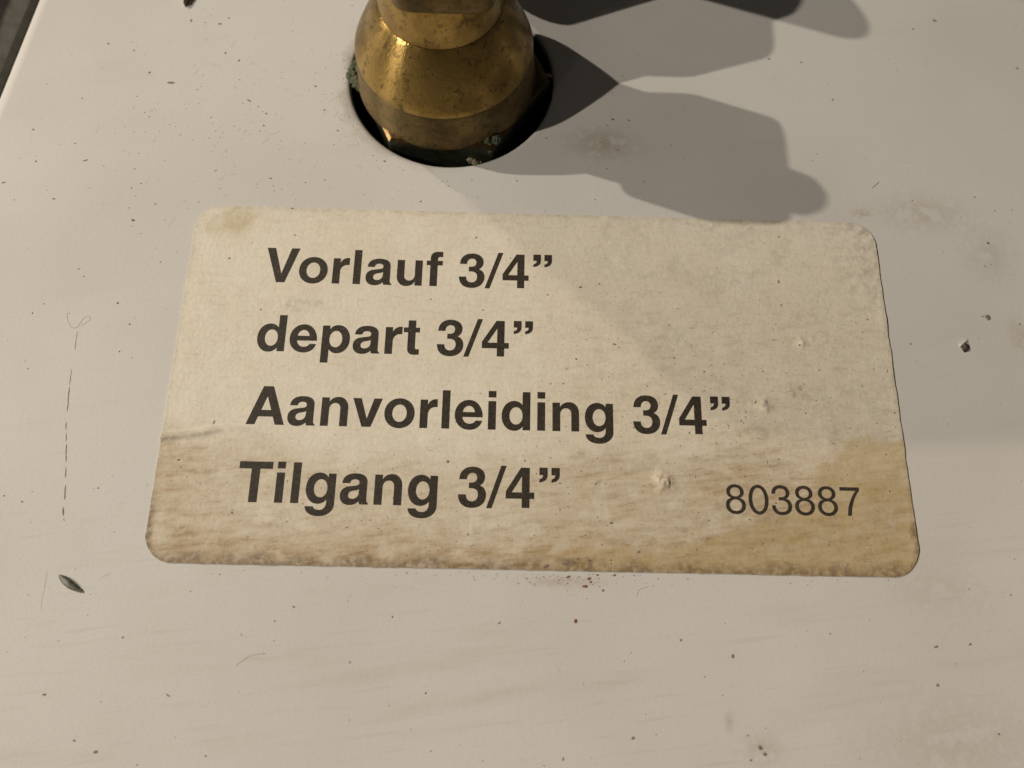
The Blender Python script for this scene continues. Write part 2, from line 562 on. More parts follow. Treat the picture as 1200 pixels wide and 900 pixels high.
block('saddle', 3.0, 5.0, -0.02, 9.5, M_STEEL2, hose, Vector((HOLE.x + 46, HOLE.y + 43.4, 0)), 0.8, 5, 48)  # support added under the shadow-casting hose

# unseen plate added to block the far bulb over the sticker's right half
outl = [(-141.4, 121.7), (-134, 114.4), (-127, 108.4), (-120.6, 103.4), (-116, 98.6), (-112.6, 94), (-108, 90), (-101, 87.5), (-92, 86), (-75, 86), (-20, 90), (-20, 185), (-150, 185), (-150, 133)]
br = empty('added_shade_plate', (HOLE.x - 60, HOLE.y + 135, 0))
tag(br, 'added grey plate on two posts out of view, shading the right side of the panel', 'bracket')
n = len(outl)
obj('shade_plate', [(HOLE.x + x, HOLE.y + y, 143.0) for x, y in outl] + [(HOLE.x + x, HOLE.y + y, 146.0) for x, y in outl],
    [tuple(reversed(range(n))), tuple(range(n, 2 * n))] + [(i, (i + 1) % n, n + (i + 1) % n, n + i) for i in range(n)], M_TAB, br, False, (HOLE.x - 60, HOLE.y + 135, 0))
for dx in (-35, 25):
    block('plate_post', 4.0, 4.0, -0.02, 143.5, M_TAB, br, Vector((HOLE.x - 60 + dx, HOLE.y + 145, 0)), 0.8, 6, 32)

# grey pointed tab entering at the top edge
t0, ta, tb = px(217, 8), px(207, -22), px(238, -22)
tv = [(t0.x, t0.y), (tb.x, tb.y), (tb.x + 2, tb.y + 6), (ta.x - 2, ta.y + 6), (ta.x, ta.y)]
verts = [(x, y, -0.01) for x, y in tv] + [(x, y, 0.9) for x, y in tv] + [(t0.x + 0.1, t0.y + 1.3, 1.3), (tb.x - 1.2, tb.y + 1, 1.3), (tb.x + 1, tb.y + 5, 1.3), (ta.x - 1, ta.y + 5, 1.3), (ta.x + 1.2, ta.y + 1, 1.3)]
faces = [(4, 3, 2, 1, 0)] + [(j * 5 + i, j * 5 + (i + 1) % 5, (j + 1) * 5 + (i + 1) % 5, (j + 1) * 5 + i) for j in range(2) for i in range(5)] + [(10, 11, 12, 13, 14)]
o = obj('metal_tab', verts, faces, M_TAB, None, False, (t0.x, t0.y, 0))
tag(o, 'dark grey pointed metal tab lying on the panel left of the brass fitting', 'metal tab')

# ------------------------------------------------------------------ the sticker
LW, LH, LR = 120.0, 61.675, 4.5
TH = 0.17


def px2(u, v):
    p = px(u, v)
    return p.x, p.y


B1, B2, B3 = px2(777, 565), px2(893, 476), px2(940, 402)
CR = [px2(186, 513), px2(225, 509), px2(262, 502), px2(312, 511)]
TAIL = [px2(686, 566), px2(730, 564), px2(768, 566)]


def seg_d(x, y, pts):
    best = (1e9, 0)
    L = len(pts) - 1
    for i in range(L):
        ax, ay = pts[i]; bx, by = pts[i + 1]
        dx, dy = bx - ax, by - ay
        t = max(0, min(1, ((x - ax) * dx + (y - ay) * dy) / (dx * dx + dy * dy)))
        d = math.hypot(x - ax - dx * t, y - ay - dy * t)
        if d < best[0]:
            best = (d, (i + t) / L)
    return best


def sm(a, b, v):
    t = max(0.0, min(1.0, (v - a) / (b - a)))
    return t * t * (3 - 2 * t)


def label_h(x, y):
    h = TH
    for (bx, by), r, a, lob in ((B1, 1.5, 0.75, 1.0), (B2, 1.3, 0.60, 2.0), (B3, 1.0, 0.28, 3.0),
                                (px2(925, 458), 1.2, 0.12, 4.0), (px2(880, 474), 0.5, 0.3, 6.0), (px2(950, 398), 0.6, 0.16, 7.0),
                                (px2(875, 507), 2.0, 0.07, 8.0), (px2(640, 372), 1.2, 0.05, 9.0), (px2(340, 360), 2.2, 0.10, 10.)):
        dx, dy = x - bx, y - by
        if abs(dx) < r * 3 and abs(dy) < r * 3:
            rr = math.hypot(dx, dy) / r * (1 + 0.55 * noise.noise(Vector((dx * 1.3 / r, dy * 1.3 / r, lob))))
            rid = 1 - abs(noise.noise(Vector((dx * 1.5 + lob, dy * 1.5, lob)))) * 2.2 + 0.5 * noise.noise(Vector((dx * 4, dy * 4, lob)))
            h += a * 0.8 * math.exp(-(rr ** 2.0) * 1.6) * (0.45 + 0.75 * rid)
    if x < -40:
        d, t = seg_d(x, y, CR)
        h += 0.42 * math.exp(-(d / 0.42) ** 2) * (1 - t) ** 0.7
        h -= 0.10 * math.exp(-((d - 1.1) / 0.6) ** 2) * (1 - t)
    if 5 < x < 21 and -22 < y < -12:
        d, t = seg_d(x, y, TAIL)
        h += 0.28 * math.exp(-(d / 0.5) ** 2) * (0.25 + 0.75 * t) * sm(0, 0.12, t)
    h += 0.035 * fbm(x, y, 0.09, 3, 2.2)
    # edge lifts a little on the right, unevenly
    h += 0.09 * sm(1.6, 0.0, LW / 2 - x) * (0.6 + 0.8 * noise.noise(Vector((1.7, y * 0.25, 3.0))))
    return max(h, 0.05)


def build_label():
    nx, ny = 430, 236
    # rows: denser inside the rounded corners
    ys = []
    k = 22
    for i in range(k):
        ys.append(-LH / 2 + LR * (1 - math.cos(math.pi / 2 * i / k)))
    m = ny - 2 * k
    for i in range(m):
        ys.append(-LH / 2 + LR + (LH - 2 * LR) * i / (m - 1))
    for i in range(k - 1, -1, -1):
        ys.append(LH / 2 - LR * (1 - math.cos(math.pi / 2 * i / k)))
    verts = []
    att = {n: [] for n in ('brown', 'yellow', 'grey', 'edge', 'speck')}
    for y in ys:
        e = LH / 2 - abs(y)
        ins = LR - math.sqrt(max(0, LR * LR - (LR - e) ** 2)) if e < LR else 0
        xl = -LW / 2 + ins + 0.10 * fbm(0, y, 0.5, 4, 8.0) * (1.0 if y < -8 else 0.3)
        xr = LW / 2 - ins + 0.13 * fbm(0, y, 0.35, 4, 4.0)
        for i in range(nx):
            u = i / (nx - 1)
            x = xl + (xr - xl) * u
            yy = y
            if e < 0.01:
                yy += 0.10 * fbm(x, y, 0.5, 3, 1.0)
            verts.append((x, yy, label_h(x, y)))
            # ---- what has soaked into or settled on the paper
            w = fbm(x, y, 0.11, 4, 5.0)
            w2 = fbm(x, y, 0.3, 4, 9.0)
            bl = -13.5 + 2.2 * w + 3.0 * sm(-30, -60, x)
            brown = 0.40 * sm(bl + 3.2, bl - 4, y) + 0.50 * sm(-22.5, -30.5, y + 2.5 * w)
            brown += 0.42 * sm(-8, -13, y) * sm(-45, -58, x) * 0.8
            brown += 0.25 * sm(-5, -12, y + 3 * w) * sm(22, 34, x)
            brown += 0.14 * sm(-24, -30, y) * (0.5 + w2)
            brown += 0.22 * sm(-8, 10, x) * sm(30, 2, y) + 0.08
            brown *= 1 - 0.35 * sm(0.2, 0.7, w2)
            att['brown'].append(max(0.0, min(1.0, brown)))
            d = math.hypot((x + 52.8) / 6.0, (y - 27.3) / 3.6) + 0.55 * w2
            yel = 0.5 * sm(1.0, 0.1, d)
            # bottom right soaked patch: right of a stepped boundary
            bx = 49.0 if y > -13 else 45.0 if y > -20 else 45.0 - (-20 - y) * 3.2
            yel = max(yel, 0.58 * sm(bx - 0.8, bx + 1.0, x + 1.8 * w2) * sm(-8.2, -9.4, y - 0.12 * (60 - x) * -0.4 + w2))
            yel = max(yel, 0.62 * sm(-26.5, -28.5, y + 1.2 * w2) * sm(-4, 8, x))
            att['yellow'].append(max(0.0, min(1.0, yel)))
            g = 0.16 * sm(4.5, 0.0, e + 1.5 * w) * (1.0 if y > 0 else 0.3)
            g += 0.40 * sm(9, 0, LW / 2 - x + 4 * w) * sm(8, 20, y)
            g += 0.55 * sm(1.6, 0.4, math.hypot((x - px2(935, 460)[0]) / 2.0, (y - px2(925, 458)[1]) / 1.1) + 0.4 * w2)
            g += 0.45 * sm(1.5, 0.3, math.hypot((x - px2(885, 507)[0]) / 3.0, (y - px2(885, 507)[1]) / 1.0) + 0.5 * w2)
            g += 0.8 * sm(1.3, 0.2, seg_d(x, y, CR)[0] / 0.9 + 0.5 * w2) * (1 - seg_d(x, y, CR)[1]) if x < -42 else 0
            g += 0.35 * sm(1.4, 0.2, math.hypot((x - px2(350, 357)[0]) / 4.0, (y - px2(350, 357)[1]) / 1.3) + 0.5 * w2)
            g += 0.22 * sm(-5, 25, x) * sm(-0.3, 0.6, w2 + w)
            att['grey'].append(max(0.0, min(1.0, g)))
            ex = min(x - xl, xr - x)
            ee = min(e, ex)
            q = sm(0.9, 0.0, ee + 0.5 * w2) * (0.75 if y < -22 else 0.2)
            q = max(q, 0.7 * sm(-28.6, -30.6, y + 1.1 * w2))
            q = max(q, 0.9 * sm(1.5, 0.2, ee + 0.9 * w2) * sm(-50, -57, x) * sm(-19, -25, y))
            if y < -29.0:
                q = max(q, 0.8 * sm(1.3, 0.3, abs(x - 6.5) / 4.5 + 0.5 * w2) * sm(3.2, 1.0, e))
            att['edge'].append(max(0.0, min(1.0, q)))
            att['speck'].append(min(1.0, 0.25 + 0.75 * sm(-10, 15, x) * sm(22, 5, y) + 0.6 * sm(-8, -16, y)))
    faces = []
    for j in range(ny - 1):
        for i in range(nx - 1):
            a = j * nx + i
            faces.append((a, a + 1, a + nx + 1, a + nx))
    ring = [i for i in range(nx)] + [j * nx + nx - 1 for j in range(1, ny)] + [(ny - 1) * nx + i for i in range(nx - 2, -1, -1)] + [j * nx for j in range(ny - 2, 0, -1)]
    b0 = len(verts)
    for r in ring:
        x, y, z = verts[r]
        verts.append((x, y, -0.02))
    for i in range(len(ring)):
        i2 = (i + 1) % len(ring)
        faces.append((ring[i2], ring[i], b0 + i, b0 + i2))
    o = obj('sticker', verts, faces, M_LABEL, None, True)
    for p in o.data.polygons[-len(ring):]:
        p.use_smooth = False
    for n, v in att.items():
        a = o.data.attributes.new(n, 'FLOAT', 'POINT')
        a.data.foreach_set('value', np.array(v + [v[r] for r in ring], dtype=np.float32))
    sharp_edges(o, 60)
    return o


sticker = build_label()
tag(sticker, 'yellowed paper sticker with four lines of bold black print, stained brown along the bottom', 'sticker')

# ------------------------------------------------------------------ lettering: outlines drawn by hand, 1000 units to the em
# K cx cy x y = round quarter towards the corner (cx, cy); E x0 y0 x1 y1 = closed oval; R = rectangle
BOLD = {
    'V': (667, 'M19 718 L179 718 L336 178 L490 718 L648 718 L413 0 L254 0'),
    'T': (611, 'M14 718 L598 718 L598 590 L381 590 L381 0 L231 0 L231 590 L14 590'),
    'A': (722, 'M20 0 L272 718 L450 718 L702 0 L541 0 L491 148 L227 148 L178 0 Z M270 270 L448 270 L360 530'),
    'o': (611, 'E34 -14 578 546 E176 104 436 428'),
    'l': (278, 'R69 0 209 718'),
    'i': (278, 'R69 0 209 532 R69 602 209 725'),
    'r': (389, 'M64 0 L204 0 L204 255 K204 395 338 395 L373 392 L373 544 C300 552 230 518 200 440 L197 440 L197 532 L64 532'),
    'n': (611, 'M65 0 L205 0 L205 310 K205 430 308 430 K406 430 406 330 L406 0 L546 0 L546 340 K546 546 372 546 C290 546 233 510 203 452 L200 452 L200 532 L65 532'),
    'u': (611, 'M546 532 L406 532 L406 222 K406 102 303 102 K205 102 205 202 L205 532 L65 532 L65 192 K65 -14 239 -14 C321 -14 378 22 408 80 L411 80 L411 0 L546 0'),
    'd': (611, 'M551 718 L411 718 L411 465 C380 518 325 546 262 546 K35 546 35 266 K35 -14 258 -14 C325 -14 385 18 414 72 L416 72 L416 0 L551 0 Z E175 104 414 428'),
    'p': (611, 'M62 -200 L202 -200 L202 67 C233 14 288 -14 351 -14 K578 -14 578 266 K578 546 355 546 C288 546 228 514 199 460 L197 460 L197 532 L62 532 Z E199 104 438 428'),
    'g': (611, 'M553 532 L420 532 L420 462 C390 515 332 546 264 546 K40 546 40 270 K40 -4 258 -4 C322 -4 382 24 411 76 L413 76 L413 12 K413 -108 303 -108 C240 -108 200 -88 192 -48 L50 -48 C58 -156 150 -217 298 -217 K553 -217 553 0 Z E180 110 415 428'),
    'e': (556, 'M528 222 L163 222 K170 100 290 100 C345 100 382 122 400 160 L520 160 C490 45 405 -14 286 -14 K23 -14 23 264 K23 546 280 546 K528 546 528 222 Z M166 316 L384 316 K376 432 277 432 K178 432 166 316'),
    'a': (556, 'M527 20 L527 0 L376 0 C368 18 364 36 362 56 C322 10 268 -14 205 -14 C95 -14 29 48 29 150 C29 250 85 300 190 314 L282 327 C336 335 354 347 354 380 C354 420 325 438 275 438 C222 438 196 418 190 368 L55 368 C60 482 140 546 280 546 C415 546 492 492 492 392 L492 104 C492 56 500 36 527 20 Z M354 268 C335 252 310 246 265 239 C205 229 171 207 171 158 C171 118 198 96 243 96 C310 96 354 142 354 212'),
    'v': (556, 'M13 532 L163 532 L279 148 L394 532 L543 532 L358 0 L198 0'),
    'f': (333, 'M10 532 L83 532 L83 578 C83 680 135 727 238 727 C270 727 300 724 318 721 L318 612 C302 614 290 614 272 614 C235 614 223 602 223 572 L223 532 L318 532 L318 436 L223 436 L223 0 L83 0 L83 436 L10 436'),
    't': (333, 'M92 676 L232 676 L232 532 L309 532 L309 436 L232 436 L232 152 C232 115 240 104 275 104 C287 104 297 105 309 107 L309 0 C285 -4 258 -6 225 -6 C125 -6 92 40 92 130 L92 436 L10 436 L10 532 L92 532'),
    '3': (556, 'M38 482 L172 482 C174 555 210 598 266 598 C319 598 352 567 352 516 C352 452 310 426 245 426 L213 426 L213 326 L250 326 C332 326 374 290 374 213 C374 143 332 97 269 97 C203 97 164 142 163 215 L27 215 C30 70 115 -19 267 -19 C417 -19 516 73 516 208 C516 293 478 350 404 378 C460 406 490 456 490 526 C490 640 402 710 270 710 C130 710 42 623 38 482'),
    '4': (556, 'M308 0 L443 0 L443 158 L526 158 L526 270 L443 270 L443 710 L290 710 L27 286 L27 158 L308 158 Z M308 270 L308 556 L132 270'),
    '/': (278, 'M217 737 L311 737 L61 -19 L-33 -19'),
    '\u201d': (500, 'M58 718 L204 718 L204 590 C204 512 155 463 58 452 L58 508 C102 520 124 545 124 584 L58 584 Z M272 718 L418 718 L418 590 C418 512 369 463 272 452 L272 508 C316 520 338 545 338 584 L272 584'),
    ' ': (278, ''),
}
THIN = {
    '8': (556, 'M278 703 K490 703 490 522 C490 447 452 402 388 374 C475 342 517 285 517 195 K517 -19 278 -19 K38 -19 38 195 C38 285 80 342 168 374 C104 402 66 447 66 522 K66 703 278 703 Z E156 408 400 628 E130 58 425 334'),
    '0': (556, 'E37 -19 519 703 E128 58 428 626'),
    '3': (556, 'M47 490 L135 490 C137 580 190 625 267 625 C345 625 392 585 392 515 C392 440 345 410 240 410 L212 410 L212 333 C230 335 250 336 265 336 C365 336 428 290 428 200 C428 110 365 58 272 58 C175 58 128 110 122 212 L34 212 C38 60 125 -19 268 -19 C425 -19 522 65 522 200 C522 300 475 355 392 378 C452 405 484 455 484 520 C484 635 400 703 270 703 C130 703 50 622 47 490'),
    '7': (556, 'M46 688 L523 688 L523 615 C400 465 300 260 280 0 L185 0 C205 250 310 450 430 602 L46 602'),
}


def outline(path):
    loops, cur = [], []

    def cub(p0, p1, p2, p3, n=9):
        for i in range(1, n + 1):
            t = i / n; s = 1 - t
            cur.append((s ** 3 * p0[0] + 3 * s * s * t * p1[0] + 3 * s * t * t * p2[0] + t ** 3 * p3[0],
                        s ** 3 * p0[1] + 3 * s * s * t * p1[1] + 3 * s * t * t * p2[1] + t ** 3 * p3[1]))

    def quarter(p0, c, p1, k=0.575):
        cub(p0, (p0[0] + (c[0] - p0[0]) * k, p0[1] + (c[1] - p0[1]) * k), (p1[0] + (c[0] - p1[0]) * k, p1[1] + (c[1] - p1[1]) * k), p1)

    toks = path.replace('M', ' M ').replace('L', ' L ').replace('C', ' C ').replace('K', ' K ').replace('Z', ' Z ').replace('E', ' E ').replace('R', ' R ').split()
    i = 0
    num = lambda n: [float(t) for t in toks[i + 1:i + 1 + n]]
    while i < len(toks):
        t = toks[i]
        if t in 'MER' and cur:
            loops.append(cur); cur = []
        if t == 'M' or t == 'L':
            cur.append(tuple(num(2))); i += 3
        elif t == 'C':
            a = num(6); cub(cur[-1], a[0:2], a[2:4], a[4:6]); i += 7
        elif t == 'K':
            a = num(4); quarter(cur[-1], a[0:2], a[2:4]); i += 5
        elif t == 'E':
            x0, y0, x1, y1 = num(4); mx, my = (x0 + x1) / 2, (y0 + y1) / 2
            cur.append((mx, y0)); quarter(cur[-1], (x1, y0), (x1, my)); quarter(cur[-1], (x1, y1), (mx, y1))
            quarter(cur[-1], (x0, y1), (x0, my)); quarter(cur[-1], (x0, y0), (mx, y0)); cur.pop(); i += 5
        elif t == 'R':
            x0, y0, x1, y1 = num(4); cur.extend([(x0, y0), (x1, y0), (x1, y1), (x0, y1)]); i += 5
        else:
            i += 1
    if cur:
        loops.append(cur)
    return loops


def text_line(name, text, font, em, x0, y0, mat, slope=0.0, kern=None):
    cu = bpy.data.curves.new('outline', 'CURVE')
    cu.dimensions = '2D'
    cu.fill_mode = 'FRONT'
    pen = 0.0
    for i, ch in enumerate(text):
        w, path = font[ch]
        for lp in outline(path):
            pts = []
            for p in lp:
                if not pts or math.hypot(p[0] - pts[-1][0], p[1] - pts[-1][1]) > 0.5:
                    pts.append(p)
            if math.hypot(pts[0][0] - pts[-1][0], pts[0][1] - pts[-1][1]) < 0.5:
                pts.pop()
            s = cu.splines.new('POLY')
            s.points.add(len(pts) - 1)
            for q, p in enumerate(pts):
                s.points[q].co = ((pen + p[0]) / 100.0, p[1] / 100.0, 0, 1)
            s.use_cyclic_u = True
        pen += w + ((kern or {}).get(text[i:i + 2], 0))
    tmp = bpy.data.objects.new('outline', cu)
    COL.objects.link(tmp)
    me = bpy.data.meshes.new_from_object(tmp.evaluated_get(bpy.context.evaluated_depsgraph_get()))
    bpy.data.objects.remove(tmp)
    bm = bmesh.new(); bm.from_mesh(me)
    bmesh.ops.triangulate(bm, faces=bm.faces[:])
    for _ in range(2):
        le = [e for e in bm.edges if e.calc_length() > 1.6]
        if le:
            bmesh.ops.subdivide_edges(bm, edges=le, cuts=1)
            bmesh.ops.triangulate(bm, faces=bm.faces[:])
    bpy.data.meshes.remove(me)
    verts = []
    for v in bm.verts:
        x, y = x0 + v.co.x * 0.1 * em, y0 + v.co.y * 0.1 * em
        y += slope * (x - x0)
        verts.append((x, y, label_h(x, y) + 0.022))
    bm.normal_update()
    faces = []
    for f in bm.faces:
        ids = tuple(v.index for v in f.verts)
        faces.append(ids if f.normal.z > 0 else tuple(reversed(ids)))
    bm.free()
    return obj(name, verts, faces, mat, sticker)


for txt, y in (('Vorlauf 3/4\u201d', 16.36), ('depart 3/4\u201d', 3.80), ('Aanvorleiding 3/4\u201d', -8.80), ('Tilgang 3/4\u201d', -21.36)):
    text_line('printed_line', txt, BOLD, 9.03, -47.08, y, M_INK, 0.0, {'Vo': -35, 'rl': 0})
text_line('printed_number', '803887', THIN, 6.60, 29.95, -21.52, M_INK2)


# ------------------------------------------------------------------ debris lying on the panel
def shaving():
    a, b = px(69, 674), px(98, 694)
    ax = (b - a); L = ax.length; ax.normalize()
    sd = Vector((-ax.y, ax.x, 0))
    n = 22
    verts, faces = [], []
    for i in range(n + 1):
        t = i / n
        w = 0.62 * (math.sin(math.pi * min(1, t * 1.05)) ** 0.65) * (1 - 0.25 * t) + 0.05 + (0.12 if t > 0.9 else 0)
        bend = 0.35 * math.sin(math.pi * t)
        c = a + ax * (L * t) - sd * 0.15 * math.sin(3 * t)
        z = 0.05 + bend
        for s, hz in ((-1, 0.0), (-0.55, 0.22), (0.15, 0.42), (0.75, 0.20), (1, 0.0)):
            p = c + sd * (s * w)
            verts.append((p.x, p.y, z * (0.3 if abs(s) == 1 else 0.7) + hz * w + 0.04 * noise.noise(Vector((t * 9, s * 3, 1)))))
        for s in (0.7, -0.7):
            p = c + sd * (s * w); verts.append((p.x, p.y, -0.01))
    m = 7
    for i in range(n):
        for q in range(m):
            q2 = (q + 1) % m
            faces.append((i * m + q, i * m + q2, (i + 1) * m + q2, (i + 1) * m + q))
    faces.append(tuple(range(m))); faces.append(tuple(reversed(range(n * m, n * m + m))))
    o = obj('metal_shaving', verts, faces, M_STEEL, None, True, (a.x, a.y, 0))
    tag(o, 'small dark grey leaf-shaped metal shaving on the white panel left of the sticker', 'shaving')


shaving()

# blister of broken enamel to the right of the sticker: dark crumb with a raised white flake
c = px(1131, 408)
chip = empty('chipped_spot', (c.x, c.y, 0))
tag(chip, 'dark crumb with a curled white paint flake, on the panel right of the sticker', 'paint chip')
bm = bmesh.new()
g = bmesh.ops.create_icosphere(bm, subdivisions=3, radius=0.72)
for v in bm.verts:
    n_ = noise.fractal(v.co * 1.6, 1.0, 2.0, 3)
    v.co *= 1 + 0.45 * n_
    v.co.z = max(v.co.z * 0.8, -0.02)
    v.co += c
M_CRUMB = mat_flat('dark_brown_crumb', (0.045, 0.033, 0.025), (0.10, 0.075, 0.055), 2.0, 0.75)
obj('crumb', [tuple(v.co) for v in bm.verts], [tuple(v.index for v in f.verts) for f in bm.faces], M_CRUMB, chip, False, (c.x, c.y, 0))
bm.free()
M_FLAKE = mat_flat('white_flake', (0.62, 0.59, 0.54), (0.56, 0.52, 0.47), 0.8, 0.5)
p0, p1 = px(1123, 405), px(1131, 399)
fl = [(p0.x, p0.y, 0.0), (p1.x, p1.y, 0.0), (p1.x - 0.1, p1.y + 0.1, 0.4), (p0.x + 0.15, p0.y + 0.15, 0.36),
      (p0.x + 0.25, p0.y - 0.2, 0.0), (p1.x + 0.2, p1.y - 0.25, 0.0), (p1.x + 0.1, p1.y - 0.12, 0.42), (p0.x + 0.3, p0.y - 0.1, 0.38)]
obj('paint_flake', fl, [(0, 1, 2, 3), (5, 4, 7, 6), (3, 2, 6, 7), (0, 3, 7, 4), (1, 5, 6, 2), (0, 4, 5, 1)], M_FLAKE, chip, False, (c.x, c.y, 0))


def ribbon(name, pts, width, mat, h=0.03, parent=None):
    """A low ridge-shaped strip through the points (mm)."""
    verts, faces = [], []
    n = len(pts)
    for i, p in enumerate(pts):
        a = pts[max(0, i - 1)]; b = pts[min(n - 1, i + 1)]
        d = (Vector(b) - Vector(a)); d.z = 0
        d.normalize()
        s = Vector((-d.y, d.x, 0))
        w = width * (0.25 if i in (0, n - 1) else 1) * (0.75 + 0.5 * rnd.random()) / 2
        P = Vector(p)
        for q, z in ((-1, -0.01), (0, h), (1, -0.01)):
            r = P + s * (w * q)
            verts.append((r.x, r.y, p[2] + z))
    for i in range(n - 1):
        for q in range(2):
            faces.append((i * 3 + q, i * 3 + q + 1, (i + 1) * 3 + q + 1, (i + 1) * 3 + q))
        faces.append((i * 3 + 2, i * 3, (i + 1) * 3, (i + 1) * 3 + 2))
    faces.append((0, 1, 2)); faces.append(((n - 1) * 3 + 2, (n - 1) * 3 + 1, (n - 1) * 3))
    return obj(name, verts, faces, mat, parent, False, pts[0])


M_SCR = mat_flat('brown_scratch', (0.17, 0.125, 0.095), (0.27, 0.21, 0.165), 0.9, 0.9)
st = px(91, 388)
scr = empty('broken_scratch', (st.x, st.y, 0))
tag(scr, 'thin broken brown line running down the panel left of the sticker', 'scratch')
path = [(91, 388), (89, 400), (88, 411), (84, 432), (81.5, 452), (79, 482), (77.5, 498), (77.5, 530), (77, 560), (76, 582), (74, 598), (75, 609)]


def on_path(y):
    for (x0, y0), (x1, y1) in zip(path, path[1:]):
        if y0 <= y <= y1:
            return x0 + (x1 - x0) * (y - y0) / (y1 - y0)
    return path[-1][0]


for y0, y1, w in ((388, 411, 0.20), (432, 452, 0.20), (453, 482, 0.26), (494, 505, 0.28), (507, 518, 0.22), (520, 542, 0.30), (547, 560, 0.30), (568, 586, 0.34), (594, 605, 0.42), (607, 611, .16)):
    n = max(3, int((y1 - y0) / 3))
    pts = [px(on_path(y0 + (y1 - y0) * i / n) + rnd.uniform(-.3, .3), y0 + (y1 - y0) * i / n) for i in range(n + 1)]
    ribbon('dash', pts, w, M_SCR, 0.02, scr)
s2 = ribbon('faint_scratch', [px(55, 670), px(53.5, 680), px(52, 690), px(50, 699), px(48.5, 707), px(48, 714)], 0.26, M_LINT, 0.02)
tag(s2, 'short faint grey scratch on the panel beside the leaf-shaped metal shaving', 'scratch')


def fibre(name, pts, r, mat, label):
    cu = []
    n = len(pts)
    for i in range(n - 1):
        p0, p1, p2, p3 = (Vector(pts[max(0, i - 1)]), Vector(pts[i]), Vector(pts[i + 1]), Vector(pts[min(n - 1, i + 2)]))
        for q in range(5):
            t = q / 5
            cu.append(0.5 * ((2 * p1) + (p2 - p0) * t + (2 * p0 - 5 * p1 + 4 * p2 - p3) * t * t + (3 * p1 - p0 - 3 * p2 + p3) * t ** 3))
    cu.append(Vector(pts[-1]))
    verts, faces = [], []
    for i, p in enumerate(cu):
        d = (cu[min(i + 1, len(cu) - 1)] - cu[max(i - 1, 0)]); d.z = 0; d.normalize()
        s = Vector((-d.y, d.x, 0))
        for q in range(5):
            a = 2 * math.pi * q / 5
            v = p + s * (r * math.cos(a)) + Vector((0, 0, 0.3 * r * math.sin(a) + r * 0.2))
            verts.append(tuple(v))
    for i in range(len(cu) - 1):
        for q in range(5):
            faces.append((i * 5 + q, i * 5 + (q + 1) % 5, (i + 1) * 5 + (q + 1) % 5, (i + 1) * 5 + q))
    faces.append((4, 3, 2, 1, 0)); faces.append(tuple(range(len(cu) * 5 - 5, len(cu) * 5)))
    o = obj(name, verts, faces, mat, None, True, (pts[0][0], pts[0][1], 0))
    tag(o, label, 'lint')


fibre('lint_fibre', [px(*p) for p in ((82, 367), (79, 368), (79, 374), (81, 380), (85, 384), (89, 384), (93, 380), (98, 373), (104, 371), (106, 374), (101, 378), (95, 382))],
      0.05, M_LINT, 'curled grey lint fibre at the head of the broken brown line')
fibre('lint_fibre', [px(*p) for p in ((276, 780), (284, 774), (294, 768), (310, 766))], 0.06, M_LINT, 'faint bent grey fibre on the panel below the sticker')
fibre('lint_fibre', [px(*p) for p in ((1022, 220), (1025, 217.5), (1030, 213.5))], 0.08, M_SPECK2, 'short dark straight hair on the panel above the corner of the sticker')
fibre('lint_fibre', [px(*p) for p in ((746, 699), (748, 692), (753, 689), (759, 688))], 0.06, M_LINT, 'faint hooked grey fibre on the panel just under the sticker')


def fleck(verts, faces, p, lx, ly, rot, h):
    n = 7
    b = len(verts)
    ca, sa = math.cos(rot), math.sin(rot)
    for ring, z in ((1.0, -0.01), (0.6, h)):
        for i in range(n):
            a = 2 * math.pi * i / n
            k = ring * (0.7 + 0.6 * rnd.random())
            x, y = lx * k * math.cos(a), ly * k * math.sin(a)
            verts.append((p.x + x * ca - y * sa, p.y + x * sa + y * ca, p.z + z))
    for i in range(n):
        i2 = (i + 1) % n
        faces.append((b + i, b + i2, b + n + i2, b + n + i))
    faces.append(tuple(range(b + n, b + 2 * n)))


